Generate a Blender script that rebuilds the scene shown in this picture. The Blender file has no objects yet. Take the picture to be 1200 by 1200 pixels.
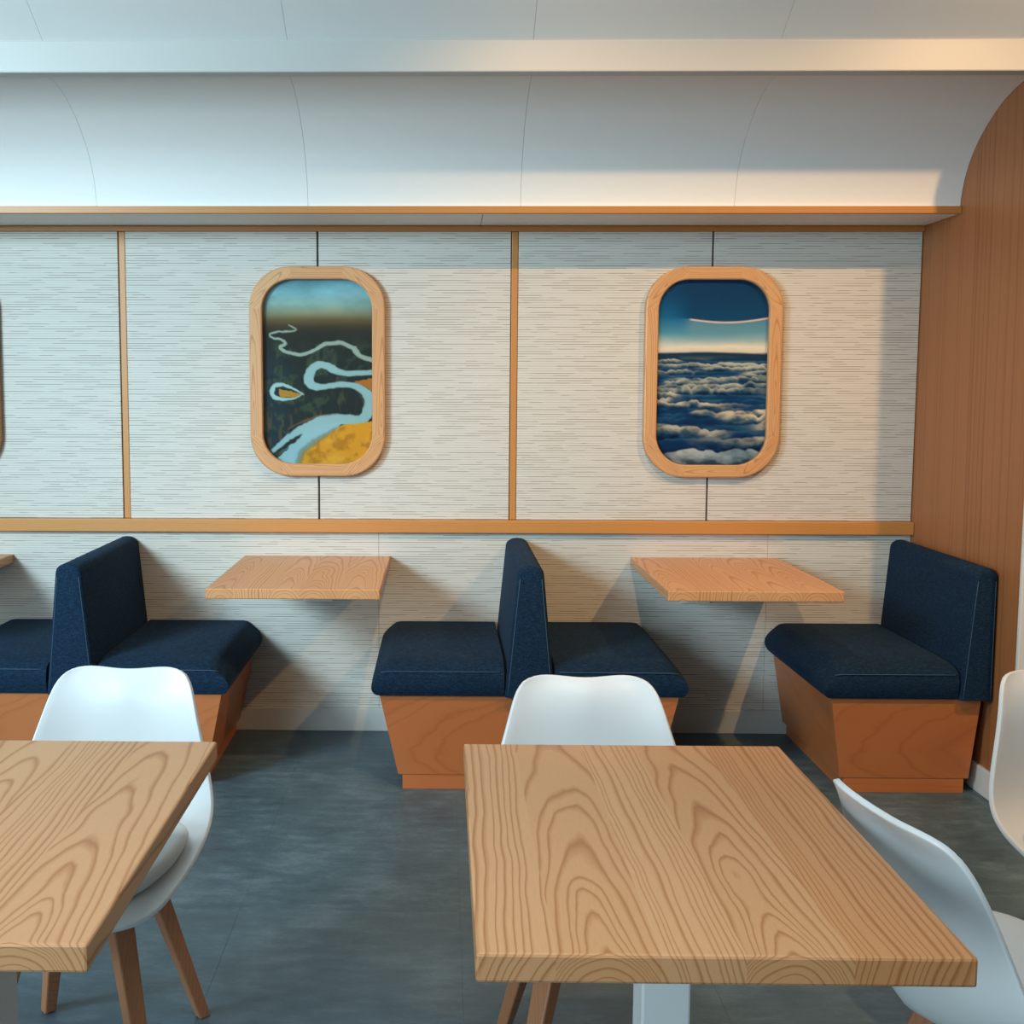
import bpy, bmesh, math, random
import numpy as np
from mathutils import Vector, Matrix
random.seed(7)
S = bpy.context.scene
COL = S.collection

# ------------------------------------------------------------------ camera
F, PITCH, YAW, ROLL, SX, SY = 1260.37, .0881, -.0151, .0025, -100.115, -32.315
CAM = Vector((-.2868, -4.4015, 1.4254))
def cam_to_world(v):
    x, y, z = v
    c, s = math.cos(PITCH), math.sin(PITCH); y, z = c*y + s*z, -s*y + c*z
    c, s = math.cos(YAW), math.sin(YAW); x, y = c*x + s*y, -s*x + c*y
    return Vector((x, y, z))
cr, sr = math.cos(ROLL), math.sin(ROLL)
right = cam_to_world((cr, 0, sr)); up = -cam_to_world((sr, 0, -cr)); back = -cam_to_world((0, 1, 0))
cd = bpy.data.cameras.new('camera'); cam = bpy.data.objects.new('camera', cd); COL.objects.link(cam)
M = Matrix((right, up, back)).transposed().to_4x4(); M.translation = CAM
cam.matrix_world = M
cd.sensor_width = 36; cd.sensor_fit = 'HORIZONTAL'; cd.lens = 36*F/1200
cd.shift_x = -SX/1200; cd.shift_y = SY/1200; cd.clip_start = .05
S.camera = cam

# ------------------------------------------------------------------ light
S.view_settings.view_transform = 'Standard'; S.view_settings.look = 'None'
S.view_settings.gamma = 1; S.view_settings.use_curve_mapping = False
S.view_settings.exposure = 0.0
w = bpy.data.worlds.new('sky'); S.world = w; w.use_nodes = True
bgn = w.node_tree.nodes['Background']
bgn.inputs[0].default_value = (.70, .90, 1.0, 1); bgn.inputs[1].default_value = .29

def aim(o, tgt):
    d = Vector(tgt) - o.location; o.rotation_euler = d.to_track_quat('-Z', 'Y').to_euler()
def area(name, loc, tgt, sx, sy, power, col):
    l = bpy.data.lights.new(name, 'AREA'); l.shape = 'RECTANGLE'; l.size = sx; l.size_y = sy
    l.energy = power; l.color = col
    o = bpy.data.objects.new(name, l); COL.objects.link(o); o.location = loc; aim(o, tgt); return o
def spot(name, loc, tgt, power, col, ang, blend, rad):
    l = bpy.data.lights.new(name, 'SPOT'); l.energy = power; l.color = col; l.spot_size = math.radians(ang)
    l.spot_blend = blend; l.shadow_soft_size = rad
    o = bpy.data.objects.new(name, l); COL.objects.link(o); o.location = loc; aim(o, tgt); return o
_w = area('window_daylight', (-3.6, -4.0, 2.55), (-1.25, 0, .95), 1.0, 1.0, 46, (.64, .885, 1.0)); _w.data.spread = math.radians(78)
_s = area('storefront_daylight', (-3.3, -6.3, 1.6), (-.6, -2.2, .7), 2.2, 2.0, 46, (.70, .91, 1.0)); _s.data.spread = math.radians(110)
WARM = (1.0, .60, .28)
spot('downlight_a', (1.86, -2.20, 3.08), (1.0, -.3, .3), 165, WARM, 96, .9, .03)
spot('downlight_b', (0.02, -2.20, 3.08), (.45, -.3, .3), 130, WARM, 92, 1.0, .03)
for _x in (-1.05, .10):      # added fill lights without fixtures, to brighten the front tables
    _o = area('table_fill_light', (_x, -3.6, 3.12), (_x, -2.9, 0), .6, .6, 9, (.82, .94, 1.0)); _o.data.spread = math.radians(72)

# ------------------------------------------------------------------ helpers
def tag(o, label=None, cat=None, group=None, kind=None):
    if label: o['label'] = label
    if cat: o['category'] = cat
    if group: o['group'] = group
    if kind: o['kind'] = kind
    return o
def link(name, me, mat=None, parent=None):
    o = bpy.data.objects.new(name, me); COL.objects.link(o)
    if parent: o.parent = parent
    if mat and me: me.materials.append(mat)
    return o
def empty(name, loc=(0, 0, 0), rz=0):
    o = bpy.data.objects.new(name, None); COL.objects.link(o); o.location = loc; o.rotation_euler = (0, 0, rz)
    o.empty_display_size = .1
    return o
def bm_mesh(bm, name, smooth=False):
    bmesh.ops.recalc_face_normals(bm, faces=bm.faces[:])
    me = bpy.data.meshes.new(name); bm.to_mesh(me); bm.free()
    if smooth: me.polygons.foreach_set('use_smooth', [True]*len(me.polygons))
    return me
def box_bm(x0, x1, y0, y1, z0, z1, bev=0, seg=2, keep=None):
    """keep(edge midpoint) selects the edges that are rounded"""
    bm = bmesh.new()
    V = [bm.verts.new((x, y, z)) for x in (x0, x1) for y in (y0, y1) for z in (z0, z1)]
    for f in ((0, 1, 3, 2), (4, 6, 7, 5), (0, 4, 5, 1), (2, 3, 7, 6), (0, 2, 6, 4), (1, 5, 7, 3)):
        bm.faces.new([V[i] for i in f])
    bmesh.ops.recalc_face_normals(bm, faces=bm.faces[:])
    if bev:
        E = [e for e in bm.edges if keep is None or keep((e.verts[0].co + e.verts[1].co)/2)]
        bmesh.ops.bevel(bm, geom=E, offset=bev, segments=seg, profile=.5, affect='EDGES', clamp_overlap=True)
    return bm
def hexa_bm(bottom, top, bev=0, seg=2):
    """8 corners: bottom 4 and top 4, each counter-clockwise"""
    bm = bmesh.new(); B = [bm.verts.new(p) for p in bottom]; T = [bm.verts.new(p) for p in top]
    bm.faces.new(B[::-1]); bm.faces.new(T)
    for i in range(4): bm.faces.new((B[i], B[(i+1) % 4], T[(i+1) % 4], T[i]))
    bmesh.ops.recalc_face_normals(bm, faces=bm.faces[:])
    if bev: bmesh.ops.bevel(bm, geom=bm.edges[:], offset=bev, segments=seg, profile=.5, affect='EDGES', clamp_overlap=True)
    return bm
def tube_bm(pts, r, n=6):
    bm = bmesh.new(); rings = []
    P = [Vector(p) for p in pts]
    for i, p in enumerate(P):
        t = (P[min(i+1, len(P)-1)] - P[max(i-1, 0)]).normalized()
        a = t.orthogonal().normalized()
        if i and rings:
            a = (pa - t*pa.dot(t)).normalized()
        pa = a; b = t.cross(a)
        rings.append([bm.verts.new(p + (a*math.cos(2*math.pi*k/n) + b*math.sin(2*math.pi*k/n))*r) for k in range(n)])
    for i in range(len(rings)-1):
        for k in range(n): bm.faces.new((rings[i][k], rings[i][(k+1) % n], rings[i+1][(k+1) % n], rings[i+1][k]))
    bm.faces.new(rings[0]); bm.faces.new(rings[-1][::-1])
    return bm
def prism_bm(prof, y0, y1):
    """profile in XZ pushed along Y"""
    bm = bmesh.new(); A = [bm.verts.new((x, y0, z)) for x, z in prof]; B = [bm.verts.new((x, y1, z)) for x, z in prof]
    n = len(prof); bm.faces.new(A); bm.faces.new(B[::-1])
    for i in range(n): bm.faces.new((A[i], B[i], B[(i+1) % n], A[(i+1) % n]))
    return bm
def set_g(me, fn, tint=.5):
    """grain space of a wooden piece: length along .y, distance from .xz axis makes the growth rings"""
    n = len(me.vertices); co = np.empty(n*3, np.float32); me.vertices.foreach_get('co', co); co = co.reshape(-1, 3)
    g = np.array([fn(*p) for p in co], np.float32)
    a = me.attributes.new('grain', 'FLOAT_VECTOR', 'POINT'); a.data.foreach_set('vector', g.ravel())
    b = me.attributes.new('tint', 'FLOAT', 'POINT'); b.data.foreach_set('value', np.full(n, tint, np.float32))
def grain(axis, xc=0, zc=.03, k=.05, off=0, flat='z'):
    """axis = direction of the fibres; flat = normal of the broad face"""
    cross = [a for a in 'xyz' if a not in (axis, flat)][0]
    idx = {'x': 0, 'y': 1, 'z': 2}
    def fn(*p):
        L, Cc, N = p[idx[axis]], p[idx[cross]], p[idx[flat]]
        return (Cc - xc, L + off, N + zc + k*L)
    return fn

# ------------------------------------------------------------------ materials
class NT:
    def __init__(s, name):
        s.m = bpy.data.materials.new(name); s.m.use_nodes = True; s.t = s.m.node_tree; s.n = s.t.nodes; s.l = s.t.links
        s.b = s.n['Principled BSDF']
    def node(s, typ, **kw):
        n = s.n.new('ShaderNode' + typ)
        for k, v in kw.items(): setattr(n, k, v)
        return n
    def put(s, sock, v):
        if isinstance(v, bpy.types.NodeSocket): s.l.new(v, sock)
        else: sock.default_value = v
    def math(s, op, a, b=0.0, c=None):
        n = s.node('Math', operation=op); s.put(n.inputs[0], a); s.put(n.inputs[1], b)
        if c is not None: s.put(n.inputs[2], c)
        return n.outputs[0]
    def vmath(s, op, a, b=(0, 0, 0)):
        n = s.node('VectorMath', operation=op); s.put(n.inputs[0], a); s.put(n.inputs[1], b); return n.outputs[0]
    def noise(s, vec, scale=1, detail=2, rough=.5, dist=0):
        n = s.node('TexNoise'); s.put(n.inputs['Vector'], vec); n.inputs['Scale'].default_value = scale
        n.inputs['Detail'].default_value = detail; n.inputs['Roughness'].default_value = rough; n.inputs['Distortion'].default_value = dist
        return n.outputs['Fac']
    def ramp(s, fac, stops, interp='LINEAR'):
        n = s.node('ValToRGB'); s.put(n.inputs[0], fac); cr_ = n.color_ramp; cr_.interpolation = interp
        while len(cr_.elements) < len(stops): cr_.elements.new(.5)
        for e, (p, c) in zip(cr_.elements, stops):
            e.position = p; e.color = (*c, 1) if len(c) == 3 else c
        return n.outputs[0]
    def mix(s, fac, a, b, typ='MIX'):
        n = s.node('Mix', data_type='RGBA', blend_type=typ); s.put(n.inputs[0], fac)
        for sk, v in ((n.inputs[6], a), (n.inputs[7], b)):
            if not isinstance(v, bpy.types.NodeSocket) and len(v) == 3: v = (*v, 1)
            s.put(sk, v)
        return n.outputs[2]
    def sep(s, v):
        n = s.node('SeparateXYZ'); s.put(n.inputs[0], v); return n.outputs
    def comb(s, x, y, z):
        n = s.node('CombineXYZ'); s.put(n.inputs[0], x); s.put(n.inputs[1], y); s.put(n.inputs[2], z); return n.outputs[0]
    def attr(s, name, out='Vector'):
        n = s.node('Attribute'); n.attribute_name = name; return n.outputs[out]
    def pos(s): return s.node('NewGeometry').outputs['Position']
    def obj(s): return s.node('TexCoord').outputs['Object']
    def bump(s, h, strength=.2, dist=.002):
        n = s.node('Bump'); s.put(n.inputs['Height'], h); n.inputs['Strength'].default_value = strength; n.inputs['Distance'].default_value = dist
        s.l.new(n.outputs[0], s.b.inputs['Normal'])
    def out(s, color, rough=.5, spec=.5, coat=0):
        s.put(s.b.inputs['Base Color'], (*color, 1) if isinstance(color, tuple) and len(color) == 3 else color)
        s.put(s.b.inputs['Roughness'], rough); s.b.inputs['Specular IOR Level'].default_value = spec
        s.b.inputs['Coat Weight'].default_value = coat
        return s.m

def wood(name, light, mid, dark, freq=110, contrast=1.0, rough=.42, wob=.006, fine=.25):
    T = NT(name); g = T.attr('grain'); x, y, z = T.sep(g)
    low = T.vmath('MULTIPLY', g, (7, 2.6, 7))
    n1 = T.math('SUBTRACT', T.noise(low, 1, 2, .5), .5)
    n2 = T.math('SUBTRACT', T.noise(T.vmath('ADD', low, (7.3, 3.1, 1.7)), 1, 2, .5), .5)
    n3 = T.math('SUBTRACT', T.noise(T.vmath('MULTIPLY', g, (60, 14, 60)), 1, 2, .5), .5)
    x2 = T.math('ADD', x, T.math('MULTIPLY', n1, wob*5)); z2 = T.math('ADD', z, T.math('MULTIPLY', n2, wob*5))
    r = T.math('SQRT', T.math('ADD', T.math('MULTIPLY', x2, x2), T.math('MULTIPLY', z2, z2)))
    r = T.math('ADD', r, T.math('MULTIPLY', n3, .0022))
    rw = T.math('ADD', T.math('MULTIPLY', r, freq), T.math('MULTIPLY', T.noise(T.comb(T.math('MULTIPLY', r, 22), .3, .7), 1, 2), 7.0))
    saw = T.math('FRACT', rw)
    rings = T.ramp(saw, [(0, mid), (.10, light), (.66, light), (.83, mid), (.93, dark), (1, mid)])
    col = T.mix(contrast, light, rings)
    fib = T.noise(T.vmath('MULTIPLY', g, (900, 14, 900)), 1, 3, .6)
    col = T.mix(T.math('MULTIPLY', T.math('SUBTRACT', fib, .35), fine*1.8), col, dark)
    pat = T.noise(T.vmath('MULTIPLY', g, (5, 1.6, 5)), 1, 2)
    col = T.mix(T.math('MULTIPLY', pat, .35), col, T.mix(.6, light, mid))
    tint = T.attr('tint', 'Fac')
    col = T.mix(T.math('MULTIPLY', tint, .8), col, T.mix(1.0, col, (.80, .62, .46), 'MULTIPLY'))
    T.bump(T.math('ADD', T.math('MULTIPLY', fib, .5), T.math('MULTIPLY', saw, .25)), .05, .001)
    return T.out(col, rough, .4)

ASH = wood('ash_tabletop', (.68, .385, .195), (.53, .25, .10), (.34, .135, .045), 105, .9, .36, .006)
ASHF = wood('ash_frame', (.64, .37, .18), (.50, .25, .10), (.33, .14, .05), 120, .8, .4)
OAK = wood('oak_trim', (.58, .275, .08), (.50, .22, .06), (.30, .12, .035), 150, .6, .4)
CHERRY = wood('cherry_veneer', (.50, .165, .054), (.44, .138, .044), (.33, .095, .03), 45, .5, .38)
WALLW = wood('wall_veneer', (.40, .165, .062), (.33, .125, .044), (.24, .085, .028), 38, .75, .42, .003, .35)
BEECH = wood('beech_leg', (.44, .20, .10), (.38, .165, .08), (.29, .115, .052), 160, .6, .4)

def plain(name, col, rough=.5, spec=.5, bump=0, bscale=200, coat=0):
    T = NT(name)
    n = T.noise(T.obj(), bscale, 3)
    c = T.mix(T.math('MULTIPLY', n, .12), col, tuple(v*.86 for v in col))
    if bump: T.bump(n, bump, .001)
    return T.out(c, rough, spec, coat)
PLASTIC = plain('white_plastic', (.72, .745, .75), .38, .5)
PAD = plain('seat_pad_vinyl', (.66, .68, .67), .5, .4, .1, 400)
STEEL = plain('white_powder_coat', (.78, .80, .80), .4)
COVE = plain('cove_paint', (.80, .80, .78), .6, .3, .03, 60)
CEIL = plain('ceiling_paint', (.86, .86, .84), .6, .3, .03, 60)
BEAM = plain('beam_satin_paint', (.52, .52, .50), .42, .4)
BASEB = plain('baseboard_paint', (.50, .51, .49), .5)
WHITEW = plain('white_wall_paint', (.74, .72, .68), .6)
GROOVE = plain('groove_dark', (.17, .14, .11), .7)
BLACKG = plain('shadow_gap', (.03, .03, .03), .8)
STEELB = plain('bracket_steel', (.70, .72, .72), .4)

def wallpaper():
    T = NT('ribbed_wallpaper'); x, y, z = T.sep(T.pos()); P = .0098
    zr = T.math('DIVIDE', z, P); row = T.math('FLOOR', zr); fr = T.math('FRACT', zr)
    wn = T.node('TexWhiteNoise', noise_dimensions='1D'); T.put(wn.inputs['W'], row); rnd = wn.outputs['Value']
    xs = T.math('ADD', T.math('MULTIPLY', x, 5.5), T.math('MULTIPLY', rnd, 91.0))
    nn = T.noise(T.comb(xs, T.math('MULTIPLY', row, 3.71), 0), 1.0, 1.5, .55)
    dash = T.ramp(nn, [(.50, (0, 0, 0)), (.53, (1, 1, 1))])
    faint = T.ramp(T.noise(T.comb(T.math('MULTIPLY', xs, .5), T.math('MULTIPLY', row, 1.3), 5), 1.0, 1), [(.35, (.1,)*3), (.6, (1,)*3)])
    line = T.ramp(fr, [(0, (0, 0, 0)), (.06, (1, 1, 1)), (.30, (1, 1, 1)), (.38, (0, 0, 0))])
    c = T.mix(T.math('MULTIPLY', line, T.math('MULTIPLY_ADD', faint, .26, .22)), (.60, .58, .535), (.29, .272, .24))
    c = T.mix(T.math('MULTIPLY', T.math('MULTIPLY', line, dash), .55), c, (.20, .165, .115))
    T.bump(T.math('SUBTRACT', 1.0, line), .35, .0012)
    return T.out(c, .62, .25)
PAPER = wallpaper()

def denim():
    T = NT('navy_denim'); p = T.obj()
    n = T.noise(p, 330, 2, .6); n2 = T.noise(T.vmath('MULTIPLY', p, (60, 60, 260)), 1, 3, .65); n3 = T.noise(p, 9, 3)
    f = T.math('ADD', T.math('MULTIPLY', n, .55), T.math('MULTIPLY', n2, .45))
    c = T.ramp(f, [(.30, (.001, .005, .011)), (.50, (.003, .018, .044)), (.70, (.013, .058, .120))])
    c = T.mix(T.math('MULTIPLY', n3, .25), c, (.003, .008, .015))
    T.bump(f, .5, .0012)
    m = T.out(c, .9, .2); T.b.inputs['Sheen Weight'].default_value = .05; T.b.inputs['Sheen Roughness'].default_value = .4
    T.b.inputs['Sheen Tint'].default_value = (.35, .55, .8, 1)
    return m
DENIM = denim()
THREAD = plain('seam_thread', (.035, .075, .12), .8)

def slate():
    T = NT('slate_vinyl'); p = T.pos()
    a = T.noise(T.vmath('MULTIPLY', p, (9, 30, 9)), 1, 5, .65); b = T.noise(p, 4.5, 4, .6); c3 = T.noise(T.vmath('MULTIPLY', p, (60, 220, 60)), 1, 3, .6)
    v = T.math('ADD', T.math('ADD', T.math('MULTIPLY', a, .4), T.math('MULTIPLY', b, .4)), T.math('MULTIPLY', c3, .2))
    col = T.ramp(v, [(.34, (.026, .054, .070)), (.50, (.060, .110, .140)), (.66, (.130, .205, .245))])
    tint = T.attr('tint', 'Fac'); col = T.mix(T.math('MULTIPLY', tint, .4), col, (.085, .125, .150))
    T.bump(c3, .15, .001)
    return T.out(col, T.math('MULTIPLY_ADD', a, .2, .36), .5)
SLATE = slate()

def glass():
    T = NT('picture_glass'); T.n.remove(T.b)
    fr = T.node('Fresnel'); fr.inputs[0].default_value = 1.45
    tr = T.node('BsdfTransparent'); gl = T.node('BsdfGlossy'); gl.inputs['Roughness'].default_value = .02
    mx = T.node('MixShader'); T.l.new(fr.outputs[0], mx.inputs[0]); T.l.new(tr.outputs[0], mx.inputs[1]); T.l.new(gl.outputs[0], mx.inputs[2])
    T.l.new(mx.outputs[0], T.n['Material Output'].inputs[0]); return T.m
GLASS = glass()
def painted():
    T = NT('oil_paint'); c = T.attr('paint', 'Color')
    n = T.noise(T.vmath('MULTIPLY', T.obj(), (70, 70, 200)), 1, 3)
    T.bump(n, .2, .001)
    return T.out(T.mix(T.math('MULTIPLY', n, .22), c, T.mix(1.0, c, (.55, .55, .55), 'MULTIPLY')), .6, .1)
PAINT = painted()

# ------------------------------------------------------------------ structure
XR = 1.632           # right wall
PIT = .7958          # panel module
X0, X1 = -5.2, 4.2
def struct(name, bm, mat, parent=None, g=None, tint=.5, smooth=False):
    me = bm_mesh(bm, name, smooth)
    if g: set_g(me, g, tint)
    o = link(name, me, mat, parent)
    if not parent: o['kind'] = 'structure'
    return o
# floor: screed with vinyl tiles
fl = struct('floor', box_bm(X0, X1, -7.0, .10, -.06, -.0008), SLATE); tag(fl, 'dark slate grey vinyl tile floor')
TW, TD = .605, 1.21
ix0 = math.floor((X0 + .235)/TW)
for i in range(ix0, ix0 + 16):
    for j in range(-5, 2):
        x0 = -.235 + i*TW; y0 = -1.572 + j*TD
        x1, y1 = min(x0 + TW, X1), min(y0 + TD, .02); x0, y0 = max(x0, X0), max(y0, -7)
        if x1 - x0 < .02 or y1 - y0 < .02: continue
        me = bm_mesh(box_bm(x0 + .0002, x1 - .0002, y0 + .0002, y1 - .0002, -.004, 0, .0003, 1, lambda c: c.z > -.001), 'tile')
        set_g(me, lambda x, y, z: (x, y, z), random.random()); link('tile', me, SLATE, fl)
# back wall with wallpapered panels
wb = struct('wall_back', box_bm(X0, XR + .6, .018, .12, 0, 2.5), GROOVE); tag(wb, 'panelled back wall in cream wallpaper with fine horizontal ribs')
k = -3
edges = [i*PIT for i in range(-6, 3)]
for i in range(-6, 3):
    xa, xb = i*PIT, (i+1)*PIT
    la = .0155 if i % 2 == 0 else .004; lb = .0155 if (i+1) % 2 == 0 else .004
    xb2 = XR if i == 2 else xb - lb
    if xa + la >= XR - .03: continue
    if i == 1: xb2 = XR - .003
    struct('panel', box_bm(xa + la, xb2, 0, .018, .892, 2.058, .0015, 1, lambda c: c.y < .01), PAPER, wb)
for a, b in ((-5.2, -2.151), (-2.150, -.5505), (-.5495, 1.0495), (1.0505, XR - .001)):
    struct('wainscot_panel', box_bm(a, b, 0, .018, .09, .842, .0006, 1, lambda c: c.y < .01), PAPER, wb)
n_tr = 1
for i in range(-6, 2, 2):
    t = struct('trim_%d' % n_tr, box_bm(i*PIT - .0118, i*PIT + .0135, .003, .0179, .892, 2.058, .002, 2, lambda c: c.y < .01), OAK, None, grain('z', .3, .2, .01, i*3.1, 'y'))
    tag(t, 'narrow upright oak strip between wallpapered panels'); n_tr += 1
t = struct('trim_%d' % n_tr, box_bm(X0, XR - .001, -.030, -.0002, .839, .892, .003, 2, lambda c: c.y < -.02), OAK, None, grain('x', .02, .09, .006, 1, 'y'), .35); tag(t, 'long oak chair rail along the back wall'); n_tr += 1
t = struct('trim_%d' % n_tr, box_bm(X0, XR - .001, -.014, .0179, 2.058, 2.080, .002, 2, lambda c: c.y < -.01), OAK, None, grain('x', .2, .12, .004, 5, 'y'), .9); tag(t, 'thin oak strip under the white soffit'); n_tr += 1
t = struct('trim_%d' % n_tr, box_bm(X0, XR - .001, -.316, -.300, 2.080, 2.107, .002, 2, lambda c: c.y < -.31), OAK, None, grain('x', .2, .1, .004, 9, 'y'), .6); tag(t, 'thin oak lip along the lower edge of the curved cove'); n_tr += 1
bb = struct('baseboard_back', box_bm(X0, XR - .001, -.012, .0179, 0, .098, .003, 2, lambda c: c.y < -.01), BASEB); tag(bb, 'pale grey baseboard under the wallpaper')
sf = [(-5.2, -.1405), (-.1385, XR - .001)]
# ceiling: flat part, vault, beam, cove panels, soffit
ce = struct('ceiling', box_bm(X0, X1, -7.0, -1.85, 3.14, 3.20), CEIL); tag(ce, 'white curved ceiling and cove in wide panels')
for a, b in sf:
    struct('soffit_panel', box_bm(a, b, -.300, .018, 2.081, 2.093), COVE, ce)
prof = [(-.302, 2.105), (-.3035, 2.13), (-.318, 2.18), (-.345, 2.235), (-.388, 2.290), (-.440, 2.335), (-.500, 2.375), (-.565, 2.408), (-.635, 2.432), (-.71, 2.447), (-.79, 2.452)]
def smooth_prof(P, n=28):
    out = []
    m = len(P)
    for q in range(n + 1):
        t = q/n*(m-1); i = min(int(t), m-2); u = t - i
        p0, p1, p2, p3 = P[max(i-1, 0)], P[i], P[i+1], P[min(i+2, m-1)]
        out.append(tuple(.5*(2*b + (c-a)*u + (2*a-5*b+4*c-d)*u*u + (3*b-a-3*c+d)*u**3) for a, b, c, d in zip(p0, p1, p2, p3)))
    return out
def strip_panel(name, P, xa, xb, th, mat, parent):
    """sheet bent along YZ profile P, given thickness th outward (up/back)"""
    bm = bmesh.new(); L = []
    for i, (y, z) in enumerate(P):
        a, b = P[max(i-1, 0)], P[min(i+1, len(P)-1)]
        t = Vector((0, b[0]-a[0], b[1]-a[1])).normalized(); nrm = Vector((0, t.z, -t.y))
        if nrm.y < 0 and nrm.z < 0: nrm = -nrm
        if nrm.z < 0: nrm = -nrm
        L.append([bm.verts.new((x, y + nrm.y*o, z + nrm.z*o)) for x, o in ((xa, 0), (xb, 0), (xb, th), (xa, th))])
    for i in range(len(L)-1):
        for q in range(4): bm.faces.new((L[i][q], L[i][(q+1) % 4], L[i+1][(q+1) % 4], L[i+1][q]))
    bm.faces.new(L[0]); bm.faces.new(L[-1][::-1])
    me = bm_mesh(bm, name, True)
    o = link(name, me, mat, parent)
    m = o.modifiers.new('edge', 'EDGE_SPLIT'); m.split_angle = math.radians(40)
    return o
cp = smooth_prof(prof)
vp = smooth_prof([(-.79, 2.535), (-1.0, 2.665), (-1.3, 2.85), (-1.55, 3.00), (-1.75, 3.10), (-1.90, 3.14)])
GAP = .0005
for i in range(-7, 6):
    xa, xb = i*PIT + GAP, (i+1)*PIT - GAP
    if xb > X1: xb = X1
    if xa < X0: xa = X0
    if xb <= xa: continue
    if xa < XR - .05: strip_panel('cove_panel', cp, xa, min(xb, XR - .001) if i < 1 else XR - .001, .012, COVE, ce)
    strip_panel('vault_panel', vp, xa, xb, .012, CEIL, ce)
struct('cove_backing', box_bm(X0, XR - .001, -.285, .018, 2.095, 2.62), BLACKG, ce)
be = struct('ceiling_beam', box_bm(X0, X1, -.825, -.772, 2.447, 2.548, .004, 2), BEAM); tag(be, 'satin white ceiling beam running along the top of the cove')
# right wall, its white edge and the wall beyond
wr = struct('wall_right', box_bm(XR, XR + .10, -.845, .0175, 0, 2.62), WALLW, None, grain('z', 1.3, .35, .012, 0, 'x'), .3); tag(wr, 'tall wood veneer end wall with straight vertical grain')
br = struct('baseboard_right', box_bm(XR - .012, XR - .0003, -.845, -.012, 0, .098, .003, 2, lambda c: c.x < XR - .01), WHITEW); tag(br, 'white baseboard of the wood end wall')
t = struct('trim_%d' % n_tr, box_bm(XR - .004, XR + .10, -.862, -.8455, 0, 2.62, .002, 2), WHITEW); tag(t, 'white corner edge of the wood end wall'); n_tr += 1
wf = struct('wall_front_right', box_bm(XR + .101, X1, -.85, -.75, 0, 3.0), WHITEW); tag(wf, 'plain cream wall beyond the wood end wall')
wz = struct('light_block_wall_rear', box_bm(.5, X1, -7.1, -7.0, 0, 3.2), WHITEW); tag(wz, 'unseen cream wall added behind the viewer to darken the right side')  # out of view, added to cut daylight reaching the right side
we = struct('light_block_wall_right', box_bm(X1, X1 + .1, -7, -.75, 0, 3.2), WHITEW); tag(we, 'unseen cream side wall added to keep the right darker')  # out of view, added to close off light from the right

# ------------------------------------------------------------------ wooden table tops
def plank_top(parent, W, L, z0, z1, cuts, params, mat=ASH):
    """planks run along local Y (0..-L), cuts are fractions of the width"""
    for i in range(len(cuts)-1):
        a, b = cuts[i]*W, cuts[i+1]*W
        first, last = i == 0, i == len(cuts)-2
        def keep(c, a=a, b=b, first=first, last=last):
            if abs(c.x-a) < 1e-5 and not first: return False
            if abs(c.x-b) < 1e-5 and not last: return False
            return True
        me = bm_mesh(box_bm(a, b, -L, 0, z0, z1, .004, 2, keep), 'plank')
        xc, zc, kk, off, tint = params[i]
        set_g(me, grain('y', a + xc*(b-a), zc - z1, kk, off), tint)
        link('plank', me, mat, parent)
CUTS = [0, .161, .371, .541, .756, 1]
WPAR = [[(2.3, .13, .03, 3.1, .35), (.5, .115, .062, 1.2, .50), (-1.0, .10, .03, 5.1, .30), (.42, .105, .058, 7.4, .55), (2.4, .12, .03, 9.3, .95)],
        [(-1.5, .13, .03, 13.1, .20), (.5, .115, .060, 11.2, .25), (.6, .11, .060, 15.1, .15), (-.9, .11, .03, 17.4, .25), (.35, .110, .060, 19.3, .30)]]
def rp(seed):
    r = random.Random(seed)
    return [((.5 + r.uniform(-.2, .2), r.uniform(.075, .10), r.uniform(.05, .065), r.uniform(0, 40), r.uniform(.2, .75)) if r.random() < .6
             else (r.choice((-1.4, 2.2)), .05, .02, r.uniform(0, 40), r.uniform(.2, .8))) for _ in range(5)]
def wall_table(x0, label, seed, bx):
    e = empty('wall_table', (x0, -.0015, 0)); tag(e, label, 'table', 'wall tables in the booths')
    plank_top(e, .603, .75, .703, .740, CUTS, rp(seed))
    # steel bracket: wall plate, arm and brace
    o = link('bracket', bm_mesh(box_bm(bx - .062, bx + .062, -.012, 0, .551, .7028, .002, 1), 'bracket'), STEELB, e)
    link('arm', bm_mesh(box_bm(bx - .03, bx + .03, -.55, -.0122, .688, .7028, .002, 1), 'arm'), STEELB, o)
    for sx in (-.032, .026):
        bm = bmesh.new()
        P = [(-.0122, .556), (-.0122, .6878), (-.30, .6878)]
        A = [bm.verts.new((bx + sx, y, z)) for y, z in P]; B = [bm.verts.new((bx + sx + .006, y, z)) for y, z in P]
        bm.faces.new(A); bm.faces.new(B[::-1])
        for i in range(3): bm.faces.new((A[i], B[i], B[(i+1) % 3], A[(i+1) % 3]))
        link('gusset', bm_mesh(bm, 'gusset'), STEELB, o)
    return e
wall_table(-1.105, 'oak plank wall table under the river painting, between two navy benches', 21, .303)
wall_table(.487, 'orange-lit plank wall table under the cloud painting', 34, .268)
wall_table(-2.672, 'wall table cut off by the left edge of the photo, only a corner showing', 55, .3)

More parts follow.
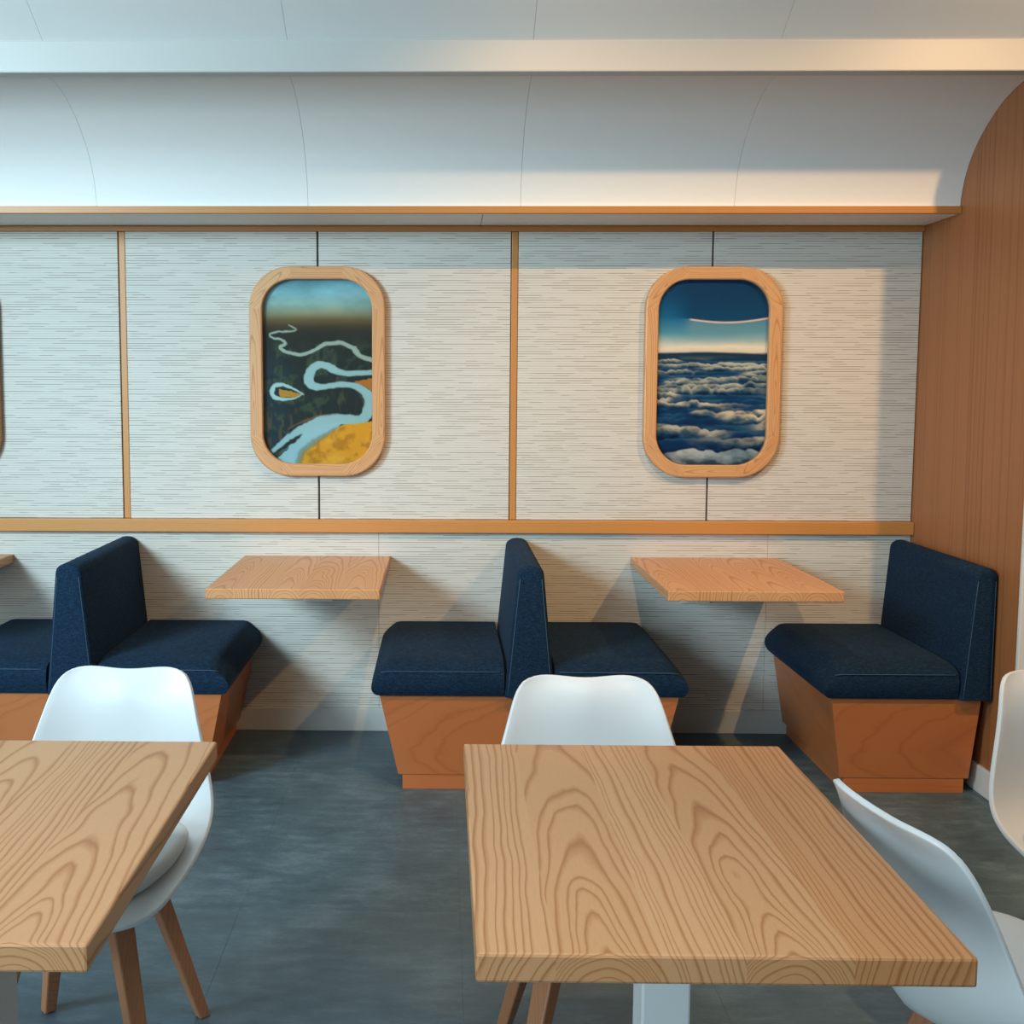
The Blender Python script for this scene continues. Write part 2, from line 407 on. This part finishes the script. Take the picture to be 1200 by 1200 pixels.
def dining_table(x0, y0, label, cuts, par, W, L, rz=0, dx=.012):
    e = empty('dining_table', (x0, y0, 0), rz); tag(e, label, 'table', 'square dining tables in front')
    plank_top(e, W, L, .702, .740, cuts, par)
    cx, cy = W*.5 + dx, -L*.5 + .03
    link('post', bm_mesh(box_bm(cx - .039, cx + .039, cy - .039, cy + .039, .0121, .694, .004, 2), 'post'), STEEL, e)
    link('mounting_plate', bm_mesh(box_bm(cx - .18, cx + .18, cy - .18, cy + .18, .6941, .7018, .002, 1), 'mounting_plate'), STEEL, e)
    link('base_plate', bm_mesh(box_bm(cx - .175, cx + .175, cy - .175, cy + .175, 0, .012, .003, 1), 'base_plate'), STEEL, e)
    return e
dining_table(-.2445, -2.362, 'pale ash plank dining table at centre front with bold arched grain', CUTS, WPAR[0], .61, .782)
dining_table(-1.330, -2.360, 'pale ash plank dining table cut off at the left front corner', CUTS, WPAR[1], .605, .772, 0, -.012)

# ------------------------------------------------------------------ benches
YF = -.705
def cushion(parent, xa, xb, outer):
    """seat cushion; outer = -1/+1 side that ends freely (rounded over)"""
    bm = box_bm(xa, xb, YF - .008, -.004, .352, .468)
    bmesh.ops.subdivide_edges(bm, edges=bm.edges[:], cuts=9, use_grid_fill=True)
    for v in bm.verts:
        u = (v.co.x - xa)/(xb - xa); t = (v.co.y - YF)/(-.004 - YF); h = (v.co.z - .352)/.116
        d = u if outer < 0 else 1-u
        v.co.z -= h*(.022*max(0, 1 - d/.12)**2 + .014*max(0, 1 - t/.10)**2)
        v.co.z += h*.010*math.sin(math.pi*min(1, max(0, u)))*math.sin(math.pi*min(1, max(0, t)))
        sgn = 1 if outer < 0 else -1
        v.co.x += sgn*(.026*(2*h-.8)**2*(1 - min(1, d/.2))**1.5)
        if t < .02: v.co.y += .012*(2*h - 1)**2
    me = bm_mesh(bm, 'seat_cushion', True)
    o = link('seat_cushion', me, DENIM, parent)
    m = o.modifiers.new('round', 'BEVEL'); m.width = .010; m.segments = 2; m.limit_method = 'ANGLE'; m.angle_limit = math.radians(50)
    m = o.modifiers.new('sub', 'SUBSURF'); m.levels = 1; m.render_levels = 2
    # stitched seam along the front top edge
    N = 14; pts = []
    for i in range(N+1):
        d = .035/(abs(xb-xa)) + i/N*(1 - .05/abs(xb-xa))
        u = d if outer < 0 else 1-d
        x = xa + u*(xb-xa)
        z = .352 + .116*(1 - 0) - (.022*max(0, 1 - d/.12)**2 + .014) - .013
        pts.append((x, YF - .0045, z))
    link('seam', bm_mesh(tube_bm(pts, .0016, 5), 'seam', True), THREAD, o)
    return o
def backrest(parent, bl, br_, tl, tr, ztop=.818, seamside=-1):
    P = [(bl, .352), (br_, .352), (tr, ztop - .03)]
    n = 8; cx, rx = (tl + tr)/2, (tr - tl)/2
    for i in range(1, n):
        a = math.pi*i/n
        P.append((cx + rx*math.cos(a), ztop - .03 + .03*math.sin(a)))
    P.append((tl, ztop - .03))
    bm = prism_bm(P, YF - .014, -.004)
    bmesh.ops.recalc_face_normals(bm, faces=bm.faces[:])
    E = [e for e in bm.edges if all(abs(v.co.y - (YF - .014)) < 1e-5 for v in e.verts) and (e.verts[0].co.z + e.verts[1].co.z)/2 > .36]
    bmesh.ops.bevel(bm, geom=E, offset=.016, segments=3, profile=.5, affect='EDGES', clamp_overlap=True)
    me = bm_mesh(bm, 'backrest', True)
    o = link('backrest', me, DENIM, parent)
    m = o.modifiers.new('es', 'EDGE_SPLIT'); m.split_angle = math.radians(60)
    for s, b, t in ((-1, bl, tl), (1, br_, tr)):
        pts = []
        for i in range(10):
            q = i/9; z = .356 + q*(ztop - .046 - .356); x = b + (t - b)*(z - .352)/(ztop - .03 - .352)
            pts.append((x - s*.010, YF - .0125, z))
        link('seam', bm_mesh(tube_bm(pts, .0014, 5), 'seam', True), THREAD, o)
    return o
def bench_base(parent, tl, tr, bl, br_, seed):
    yb, yt = -.662, -.692
    body = hexa_bm([(bl, yb + .014, .056), (br_, yb + .014, .056), (br_, -.013, .056), (bl, -.013, .056)],
                   [(tl, yt + .014, .352), (tr, yt + .014, .352), (tr, -.013, .352), (tl, -.013, .352)], .001, 1)
    me = bm_mesh(body, 'base'); set_g(me, grain('y', .3, .25, .05, seed, 'x'), .35); b = link('base', me, CHERRY, parent)
    fp = hexa_bm([(bl, yb, .054), (br_, yb, .054), (br_, yb + .0138, .054), (bl, yb + .0138, .054)],
                 [(tl, yt, .3518), (tr, yt, .3518), (tr, yt + .0138, .3518), (tl, yt + .0138, .3518)], .001, 1)
    me = bm_mesh(fp, 'front_panel'); set_g(me, grain('x', .22, .05, .10, seed*1.7, 'y'), .15); link('front_panel', me, CHERRY, b)
    kb = box_bm(bl + .015, br_ - .015, yb + .002, -.02, 0, .0538, .001, 1)
    me = bm_mesh(kb, 'kick'); set_g(me, grain('x', .3, .2, .02, seed*2.3, 'y'), .25); link('kick', me, CHERRY, parent)
def double_bench(x, label, seed):
    e = empty('booth_bench', (x, 0, 0)); tag(e, label, 'bench', 'navy booth benches along the wall')
    bench_base(e, -.527, .527, -.462, .462, seed)
    cushion(e, -.556, -.088, -1); cushion(e, .088, .556, 1)
    backrest(e, -.0875, .0875, -.046, .046)
    return e
double_bench(.020, 'navy double booth bench at the middle of the wall, between the two wall tables', 3.3)
double_bench(-1.592, 'navy double booth bench at the left, partly behind a white chair', 8.1)
e = empty('booth_bench', (0, 0, 0)); tag(e, 'navy single booth bench against the wood end wall', 'bench', 'navy booth benches along the wall')
bench_base(e, 1.080, 1.600, 1.128, 1.582, 5.7)
cushion(e, 1.046, 1.512, -1); backrest(e, 1.513, 1.6275, 1.548, 1.6275)

# ------------------------------------------------------------------ pictures
def vnoise(U, V, fx, fy, seed):
    r = np.random.RandomState(seed); G = r.rand(64, 64)
    x, y = U*fx, V*fy; xi, yi = np.floor(x).astype(int), np.floor(y).astype(int); a, b = x-xi, y-yi
    a, b = a*a*(3-2*a), b*b*(3-2*b)
    g = lambda i, j: G[i % 64, j % 64]
    return (g(xi, yi)*(1-a)+g(xi+1, yi)*a)*(1-b)+(g(xi, yi+1)*(1-a)+g(xi+1, yi+1)*a)*b
def fbm(U, V, fx, fy, seed, oc=4):
    s = 0; a = .5
    for o in range(oc): s = s + a*vnoise(U, V, fx*2**o, fy*2**o, seed+o); a *= .5
    return s/(1-.5**oc)
def sstep(a, b, x):
    t = np.clip((x-a)/(b-a), 0, 1); return t*t*(3-2*t)
def srgb(c): c = np.asarray(c)/255.; return np.where(c <= .04045, c/12.92, ((c+.055)/1.055)**2.4)
def lay(img, mask, col):
    return img*(1-mask[..., None]) + srgb(col)*mask[..., None]
def gradient(V, stops):
    out = np.zeros(V.shape + (3,)); cs = np.array([srgb(c) for _, c in stops]); ps = [p for p, _ in stops]
    for k in range(3): out[..., k] = np.interp(V, ps, cs[:, k])
    return out
def stroke(PX, PY, pts, soft=4):
    """pts (x, y, width) in picture pixels; returns coverage"""
    m = np.zeros(PX.shape)
    P = []
    for i in range(len(pts)-1):
        p0, p1, p2, p3 = pts[max(i-1, 0)], pts[i], pts[i+1], pts[min(i+2, len(pts)-1)]
        for q in range(5):
            u = q/5; P.append([.5*(2*b+(c-a)*u+(2*a-5*b+4*c-d)*u*u+(3*b-a-3*c+d)*u**3) for a, b, c, d in zip(p0, p1, p2, p3)])
    P.append(list(pts[-1]))
    for a, b in zip(P[:-1], P[1:]):
        dx, dy = b[0]-a[0], b[1]-a[1]; L = dx*dx+dy*dy+1e-9
        t = np.clip(((PX-a[0])*dx+(PY-a[1])*dy)/L, 0, 1)
        d = np.hypot(PX-a[0]-t*dx, PY-a[1]-t*dy); wd = (a[2]+(b[2]-a[2])*t)/2
        m = np.maximum(m, 1-sstep(wd-soft, wd+soft, d))
    return m
def poly(PX, PY, pts):
    ins = np.zeros(PX.shape, bool); n = len(pts)
    for i in range(n):
        (xa, ya), (xb, yb) = pts[i], pts[(i+1) % n]
        if ya == yb: continue
        c = ((ya > PY) != (yb > PY)) & (PX < (xb-xa)*(PY-ya)/(yb-ya)+xa); ins ^= c
    return ins.astype(float)
def river(PX, PY, U, V):
    n1 = fbm(U, V, 5, 16, 1); n2 = fbm(U, V, 14, 20, 9); n3 = fbm(U, V, 40, 50, 19, 3)
    Vn = V + (n1-.5)*.02
    img = gradient(Vn, [(0, (88, 138, 158)), (.07, (118, 165, 180)), (.13, (126, 160, 160)), (.18, (124, 132, 112)), (.215, (98, 88, 60)), (.25, (66, 58, 40)), (.285, (42, 44, 36)), (.4, (30, 42, 38)), (1, (28, 40, 42))])
    img *= (.70 + .6*n1)[..., None]
    img = lay(img, sstep(.35, .1, U)*sstep(.3, .5, V)*.5, (30, 58, 76))
    img = lay(img, sstep(.50, .66, n2)*sstep(.3, .4, V)*.55, (66, 84, 66))
    img = lay(img, sstep(.52, .66, n3)*sstep(.3, .4, V)*.4, (20, 34, 32))
    img = lay(img, sstep(.60, .72, fbm(U, V, 20, 9, 33))*sstep(.5, .8, V)*.35, (110, 90, 45))
    jx = PX + (n3-.5)*14; jy = PY + (n2-.5)*14
    blue = (138, 172, 180)
    img = lay(img, poly(jx, jy, [(600, 650), (650, 636), (690, 628), (690, 700), (655, 672)])*.9, (168, 112, 42))
    img = lay(img, stroke(jx, jy, [(280, 376, 5), (318, 392, 6), (290, 402, 7), (230, 408, 8), (188, 420, 10), (205, 438, 11), (252, 448, 13), (262, 466, 15), (238, 488, 16), (285, 510, 15), (345, 516, 16), (405, 495, 17), (460, 466, 18), (530, 460, 20), (590, 482, 22), (625, 522, 22), (700, 545, 22)], 3), (140, 160, 155))
    img = lay(img, stroke(jx, jy, [(700, 604, 22), (620, 606, 24), (550, 608, 26), (505, 592, 34), (465, 574, 36), (422, 570, 34), (388, 598, 44), (376, 635, 44), (395, 666, 40), (440, 672, 28), (520, 664, 24), (590, 666, 28), (640, 690, 40), (676, 740, 56), (664, 800, 56), (625, 832, 46), (560, 832, 50), (490, 834, 56), (430, 850, 60), (360, 885, 64), (295, 925, 56), (240, 965, 46), (195, 995, 30)]), blue)
    img = lay(img, poly(jx, jy, [(215, 1035), (330, 915), (430, 860), (540, 845), (520, 880), (430, 940), (360, 980), (330, 1060), (240, 1070)]), (140, 175, 186))
    img = lay(img, stroke(jx, jy, [(205, 1005, 14), (260, 965, 22), (300, 935, 22), (338, 905, 6)], 4), (34, 40, 40))
    img = lay(img, stroke(jx, jy, [(270, 880, 4), (340, 845, 8), (430, 815, 8), (520, 808, 4)], 4)*.6, (120, 96, 70))
    img = lay(img, poly(jx, jy, [(318, 1070), (345, 990), (405, 945), (450, 915), (510, 880), (560, 855), (620, 850), (700, 838), (700, 1070)]), (196, 146, 34))
    img = lay(img, stroke(jx, jy, [(318, 1060, 26), (350, 985, 30), (440, 920, 26), (520, 870, 8)], 8)*.7, (110, 118, 90))
    gold = poly(jx, jy, [(320, 1070), (345, 990), (405, 945), (510, 880), (620, 850), (700, 838), (700, 1070)])
    img = lay(img, gold*sstep(.5, .68, n2)*.6, (150, 100, 22)); img = lay(img, gold*sstep(.52, .7, n1)*.4, (214, 172, 70))
    img = lay(img, stroke(jx, jy, [(348, 712, 6), (300, 684, 10), (245, 664, 15), (208, 672, 18), (193, 700, 22), (212, 728, 20), (250, 738, 14), (300, 734, 9), (348, 712, 4)], 3), (150, 182, 186))
    img = lay(img, poly(jx, jy, [(232, 684), (262, 690), (345, 712), (300, 728), (236, 728)]), (160, 124, 48))
    return img
def clouds(PX, PY, U, V):
    n1 = fbm(U, V, 3, 18, 4); n2 = fbm(U, V, 6, 26, 6); n3 = fbm(U, V, 18, 44, 8, 3)
    img = gradient(V + (n1-.5)*.03, [(0, (1, 58, 94)), (.12, (3, 76, 120)), (.2, (16, 96, 142)), (.28, (76, 138, 166)), (.335, (150, 172, 178)), (.365, (206, 198, 190)), (.39, (190, 186, 180)), (.4, (40, 66, 84)), (1, (10, 38, 66))])
    xl = 345 + 18*np.sin((PX-300)/390*math.pi) - (PX-300)/390*6 - 10*(PX < 0)  # curved line taken for a window reflection, painted into the canvas colours
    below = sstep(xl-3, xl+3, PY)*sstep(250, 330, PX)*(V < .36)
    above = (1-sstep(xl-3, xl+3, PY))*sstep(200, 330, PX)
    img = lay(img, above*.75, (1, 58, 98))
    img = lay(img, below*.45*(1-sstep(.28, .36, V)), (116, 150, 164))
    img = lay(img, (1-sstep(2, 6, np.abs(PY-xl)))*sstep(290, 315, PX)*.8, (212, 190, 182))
    sea = sstep(.385, .40, V + (n2-.5)*.012)
    img = lay(img, sea, (22, 56, 84)); img = lay(img, sea*sstep(.4, .44, V)*sstep(.5, .7, n1)*.6, (120, 136, 140))
    r = np.random.RandomState(12)
    rows = np.concatenate([np.linspace(.43, .58, 9), np.linspace(.61, .73, 6), [.765, .80, .845, .925]])
    for q, v0 in enumerate(rows):
        s = (v0-.36)/.6; amp = .012 + .055*s; fx = 9 - 6.0*s
        bump = np.abs(vnoise(U + q*3.7, V*0, fx, 1, 40+q)*2-1)**.75*.55 + .28*np.abs(vnoise(U+q*1.3, V*0, fx*2.3, 1, 80+q)*2-1) + .14*vnoise(U+q, V*0, fx*6, 1, 120+q)
        env = sstep(.38, .66, vnoise(U + q*5.1, V*0, 2.2, 1, 160+q))
        if q == len(rows)-1: env = sstep(.02, .25, U)*.9 + .1
        if q == len(rows)-3: env = sstep(.75, .5, U)
        top = v0 + amp*.45 - amp*1.15*bump*(.35+.65*env) + (n3-.5)*.006
        dep = (V-top)/(amp*1.9)
        m = sstep(-.02, .05, dep)
        tex = np.clip(dep*1.25 + (n2-.5)*1.0 + (n3-.5)*.5, 0, 1)
        hi = np.array([205, 194, 178]) if q > 8 else np.array([168, 172, 170])
        shade = gradient(tex, [(0, tuple(hi)), (.18, tuple(hi*.86)), (.42, (92, 112, 122)), (.68, (10, 66, 106)), (1, (2, 34, 66))])
        dark = gradient(np.clip(dep + (n2-.5)*.8, 0, 1), [(0, (50, 96, 126)), (.25, (10, 66, 112)), (1, (1, 32, 64))])
        if q == len(rows)-1: shade = gradient(np.clip(tex*.75, 0, 1), [(0, (214, 208, 200)), (.3, (170, 172, 168)), (.55, (86, 104, 112)), (1, (30, 56, 74))])
        c = dark*(1-env)[..., None] + shade*env[..., None]
        img = img*(1-m[..., None]) + c*m[..., None]
    return img
def rrect(hw, hh, r, n=10):
    P = []
    for cx, cz, a0 in ((hw-r, hh-r, 0), (-hw+r, hh-r, 90), (-hw+r, -hh+r, 180), (hw-r, -hh+r, 270)):
        for i in range(n+1):
            a = math.radians(a0 + 90*i/n); P.append((cx + r*math.cos(a), cz + r*math.sin(a)))
    return P
def picture(xc, zc, label, fn, seed, box, gain=(1.42, 1.32, 1.18)):
    e = empty('framed_painting', (xc, -.0006, zc)); tag(e, label, 'painting', 'porthole paintings')
    HW, HH, RO, iw, ih, RI = .2745, .4225, .166, .2225, .372, .122
    n = 10; O = rrect(HW, HH, RO, n); I = rrect(iw, ih, RI, n)
    r = random.Random(seed); D = .036
    N = len(O)
    def seg(idx, horizontal, corner):
        bm = bmesh.new(); b = .004; rows = []
        for i in idx:
            o, q = Vector((O[i][0], 0, O[i][1])), Vector((I[i][0], 0, I[i][1])); d = (o-q).normalized()
            pts = [q + Vector((0, 0, 0)), q + Vector((0, -D+b, 0)), q + d*b + Vector((0, -D, 0)), o - d*b*1.5 + Vector((0, -D, 0)), o - d*b*.4 + Vector((0, -D + b*.5, 0)), o + Vector((0, -D + b*1.6, 0)), o]
            rows.append([bm.verts.new(p) for p in pts])
        for a, c in zip(rows[:-1], rows[1:]):
            for k in range(7): bm.faces.new((a[k], a[(k+1) % 7], c[(k+1) % 7], c[k]))
        bm.faces.new(rows[0]); bm.faces.new(rows[-1][::-1])
        me = bm_mesh(bm, 'frame_segment')
        mid = O[idx[len(idx)//2]]
        if corner:
            s = 1 if mid[0]*mid[1] < 0 else -1
            c, off = .7071, r.uniform(0, 30); zc_, kk = r.uniform(.02, .05), .08
            fn_ = lambda x, y, z: ((x*s + -z)*c*s - .0 + (mid[1]-mid[0]*s)*c*s*.9, (x - -z*s)*c*1.0 + off, y + zc_ + kk*(x - -z*s)*c)
        else:
            fn_ = grain('x' if horizontal else 'z', (mid[1] if horizontal else mid[0]) + r.uniform(-.03, .03), r.uniform(.03, .06), r.choice((-1, 1))*.07, r.uniform(0, 30), 'y')
        set_g(me, fn_, r.uniform(.1, .5)); link('frame_segment', me, ASHF, e)
    m = n+1
    for k in range(4):
        seg(list(range(k*m, k*m+m)), False, True)
        seg([k*m+n, (k*m+m) % N], k % 2 == 0, False)
    # canvas: painted grid clipped to the rounded opening
    nx, nz = 170, 284; hw, hh, rc = .236, .386, .135
    xs = np.linspace(-hw, hw, nx); zs = np.linspace(hh, -hh, nz); XX, ZZ = np.meshgrid(xs, zs)
    U = (XX + iw)/(2*iw); V = (ih - ZZ)/(2*ih)
    PX = box[0] + U*(box[2]-box[0]); PY = box[1] + V*(box[3]-box[1])
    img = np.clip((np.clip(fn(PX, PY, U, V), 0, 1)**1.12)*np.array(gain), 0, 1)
    dx = np.maximum(np.abs(XX)-(hw-rc), 0); dz = np.maximum(np.abs(ZZ)-(hh-rc), 0); ok = np.hypot(dx, dz) <= rc
    idx = -np.ones(ok.shape, int); idx[ok] = np.arange(ok.sum())
    verts = np.stack([XX[ok], np.full(ok.sum(), -.008), ZZ[ok]], 1)
    a, b, c, d = idx[:-1, :-1], idx[1:, :-1], idx[1:, 1:], idx[:-1, 1:]
    q = (a >= 0) & (b >= 0) & (c >= 0) & (d >= 0)
    faces = np.stack([a[q], b[q], c[q], d[q]], 1)
    me = bpy.data.meshes.new('canvas'); me.from_pydata(verts.tolist(), [], faces.tolist())
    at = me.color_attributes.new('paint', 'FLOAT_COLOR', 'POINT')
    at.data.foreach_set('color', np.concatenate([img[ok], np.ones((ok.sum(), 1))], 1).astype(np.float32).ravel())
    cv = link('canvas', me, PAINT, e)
    bm = bmesh.new(); G = rrect(.234, .384, .133, 8)
    A = [bm.verts.new((x, -.0150, z)) for x, z in G]; B = [bm.verts.new((x, -.0120, z)) for x, z in G]
    bm.faces.new(A); bm.faces.new(B[::-1])
    for i in range(len(G)): bm.faces.new((A[i], B[i], B[(i+1) % len(G)], A[(i+1) % len(G)]))
    link('glass_pane', bm_mesh(bm, 'glass_pane'), GLASS, e)
    bk = bmesh.new(); G = rrect(.238, .388, .137, 8); A = [bk.verts.new((x, -.0070, z)) for x, z in G]; B = [bk.verts.new((x, -.0005, z)) for x, z in G]
    bk.faces.new(A); bk.faces.new(B[::-1])
    for i in range(len(G)): bk.faces.new((A[i], B[i], B[(i+1) % len(G)], A[(i+1) % len(G)]))
    link('backing_board', bm_mesh(bk, 'backing_board'), GROOVE, e)
    return e
picture(-.7965, 1.494, 'painting of a winding river over dark land in rounded wood frame', river, 3, (155, 155, 688, 1050))
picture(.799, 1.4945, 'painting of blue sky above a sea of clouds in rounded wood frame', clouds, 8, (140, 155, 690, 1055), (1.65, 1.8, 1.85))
picture(-2.372, 1.494, 'rounded wood frame cut off by the left edge of the photo', river, 14, (155, 155, 688, 1050))

# ------------------------------------------------------------------ chairs
def make_chair(label):
    e = empty('shell_chair'); tag(e, label, 'chair', 'white shell chairs with beech legs')
    C = [(-.236, .412, .180, .0), (-.230, .436, .200, .0), (-.194, .452, .218, .006), (-.12, .450, .228, .014), (-.04, .440, .233, .026), (.04, .435, .235, .040), (.120, .440, .235, .054),
         (.175, .460, .233, .066), (.205, .503, .228, .070), (.214, .570, .214, .062), (.216, .635, .194, .048), (.218, .695, .176, .036), (.224, .742, .165, .028), (.241, .776, .157, .020), (.266, .793, .150, .012)]
    n = 44; cols = 21
    P = []
    for q in range(n+1):
        t = q/n*(len(C)-1); i = min(int(t), len(C)-2); u = t-i
        p0, p1, p2, p3 = C[max(i-1, 0)], C[i], C[i+1], C[min(i+2, len(C)-1)]
        P.append([.5*(2*b+(c-a)*u+(2*a-5*b+4*c-d)*u*u+(3*b-a-3*c+d)*u**3) for a, b, c, d in zip(p0, p1, p2, p3)])
    def at(v):
        t = min(max(v, 0), 1)*n; i = min(int(t), n-1); u = t-i
        return [a*(1-u)+b*u for a, b in zip(P[i], P[i+1])]
    bm = bmesh.new(); R = []
    for q in range(n+1):
        row = []
        for k in range(cols):
            s = -1 + 2*k/(cols-1); a = abs(s)
            vmax = .960 - .050*max(0, (a-.55)/.45)**3 + .036*math.sin(min(a/.68, 1.0)*math.pi/2)**2 ; vmin = .0 + .075*max(0, (a-.4)/.6)**2.4
            v = vmin + (vmax-vmin)*q/n
            y, z, wd, c = at(v); y2, z2, _, _ = at(v+.11); y1, z1, _, _ = at(v-.11)
            tx, tz = y2-y1, z2-z1; L = math.hypot(tx, tz) or 1; ny, nz_ = -tz/L, tx/L
            lift = c*a**2.4
            tt = min(max((v - .85)/.13, 0), 1); wd *= math.sqrt(1 - .10*tt*tt)
            tt = min(max((.10 - v)/.10, 0), 1); wd *= math.sqrt(1 - .25*tt*tt)
            row.append(bm.verts.new((s*wd*(1-.02*a**6), y + ny*lift, z + nz_*lift)))
        R.append(row)
    for _ in range(40):                                  # ease the fold between seat and back
        new = [[R[q][k].co.lerp((R[q-1][k].co + R[q+1][k].co)/2, .6*abs(-1 + 2*k/(cols-1))) for k in range(cols)] for q in range(1, n)]
        for q in range(1, n):
            for k in range(cols): R[q][k].co = new[q-1][k]
    loop = R[0][:-1] + [R[q][-1] for q in range(n)] + R[n][:0:-1] + [R[q][0] for q in range(n, 0, -1)]
    for _ in range(12):                                  # round the four corners of the rim
        new = [v.co.lerp((loop[i-1].co + loop[(i+1) % len(loop)].co)/2, .5) for i, v in enumerate(loop)]
        for v, c_ in zip(loop, new): v.co = c_
        new = [[(R[q-1][k].co + R[q+1][k].co + R[q][k-1].co + R[q][k+1].co)/4 for k in range(1, cols-1)] for q in range(1, n)]
        for q in range(1, n):
            for k in range(1, cols-1): R[q][k].co = R[q][k].co.lerp(new[q-1][k-1], .25 if min(k, cols-1-k, q, n-q) < 4 else 0)
    for q in range(n):
        for k in range(cols-1): bm.faces.new((R[q][k], R[q][k+1], R[q+1][k+1], R[q+1][k]))
    me = bpy.data.meshes.new('shell'); bm.to_mesh(me); bm.free()
    me.polygons.foreach_set('use_smooth', [True]*len(me.polygons))
    sh = link('shell', me, PLASTIC, e)
    m = sh.modifiers.new('thick', 'SOLIDIFY'); m.thickness = .011; m.offset = -1; m.use_even_offset = False
    m = sh.modifiers.new('bev', 'BEVEL'); m.width = .004; m.segments = 3; m.limit_method = 'ANGLE'; m.angle_limit = math.radians(60)
    # seat pad
    bm = bmesh.new(); prof = [(1.0, .0), (1.03, .012), (1.0, .024), (.93, .031), (.75, .035), (.5, .037), (.25, .038)]
    rings = []; N = 36
    for rr, h in prof:
        ring = []
        for i in range(N):
            a = 2*math.pi*i/N; ca, sa = math.cos(a), math.sin(a)
            x = .198*rr*math.copysign(abs(ca)**.85, ca); y = -.030 + .188*rr*math.copysign(abs(sa)**.85, sa)
            ring.append(bm.verts.new((x, y, .436 + h + .028*(abs(x)/.198)**2.4*1.5 + .012*max(0, (y+.02)/.14)**2)))
        rings.append(ring)
    for a, b in zip(rings[:-1], rings[1:]):
        for i in range(N): bm.faces.new((a[i], a[(i+1) % N], b[(i+1) % N], b[i]))
    bm.faces.new(rings[-1]); bm.faces.new(rings[0][::-1])
    link('seat_pad', bm_mesh(bm, 'seat_pad', True), PAD, e)
    # legs, hub
    for sx in (-1, 1):
        for sy in (-1, 1):
            top = Vector((sx*.085, -.02 + sy*.085, .437)); ft = Vector((sx*.180, -.005 + sy*.192, 0))
            ax = Vector((sx*.7, sy*.7, 0)).normalized(); bx = Vector((-ax.y, ax.x, 0))
            def quad(c, r, r2): return [c + ax*r + bx*r2, c - ax*r + bx*r2, c - ax*r - bx*r2, c + ax*r - bx*r2]
            B = quad(ft, .0135, .0135); Tq = quad(top, .021, .024)
            bm = hexa_bm(B, Tq, .004, 2); me = bm_mesh(bm, 'leg')
            set_g(me, grain('z', .2, .15, .01, sx*3+sy*7, 'y'), .3); link('leg', me, BEECH, e)
    bm = bmesh.new(); bmesh.ops.create_cone(bm, cap_ends=True, segments=24, radius1=.10, radius2=.11, depth=.022)
    bmesh.ops.translate(bm, verts=bm.verts[:], vec=(0, -.02, .425))
    link('hub', bm_mesh(bm, 'hub'), PLASTIC, e)
    return e
def dup(root, label):
    r = root.copy(); COL.objects.link(r); r['label'] = label
    for ch in list(root.children):
        c = ch.copy(); COL.objects.link(c); c.parent = r
    return r
def place(o, x, y, rz): o.location = (x, y, 0); o.rotation_euler = (0, 0, math.radians(rz))
ch = make_chair('white shell chair with wooden legs behind the centre dining table')
place(ch, .032, -2.30, 0)
c2 = dup(ch, 'white shell chair with grey seat pad behind the left dining table'); place(c2, -1.016, -2.25, -2)
c3 = dup(ch, 'white shell chair seen from behind, beside the right edge of the centre table'); place(c3, .634, -2.735, 102)
c4 = dup(ch, 'white shell chair half out of the photo at the far right edge'); place(c4, 1.143, -2.225, 5)
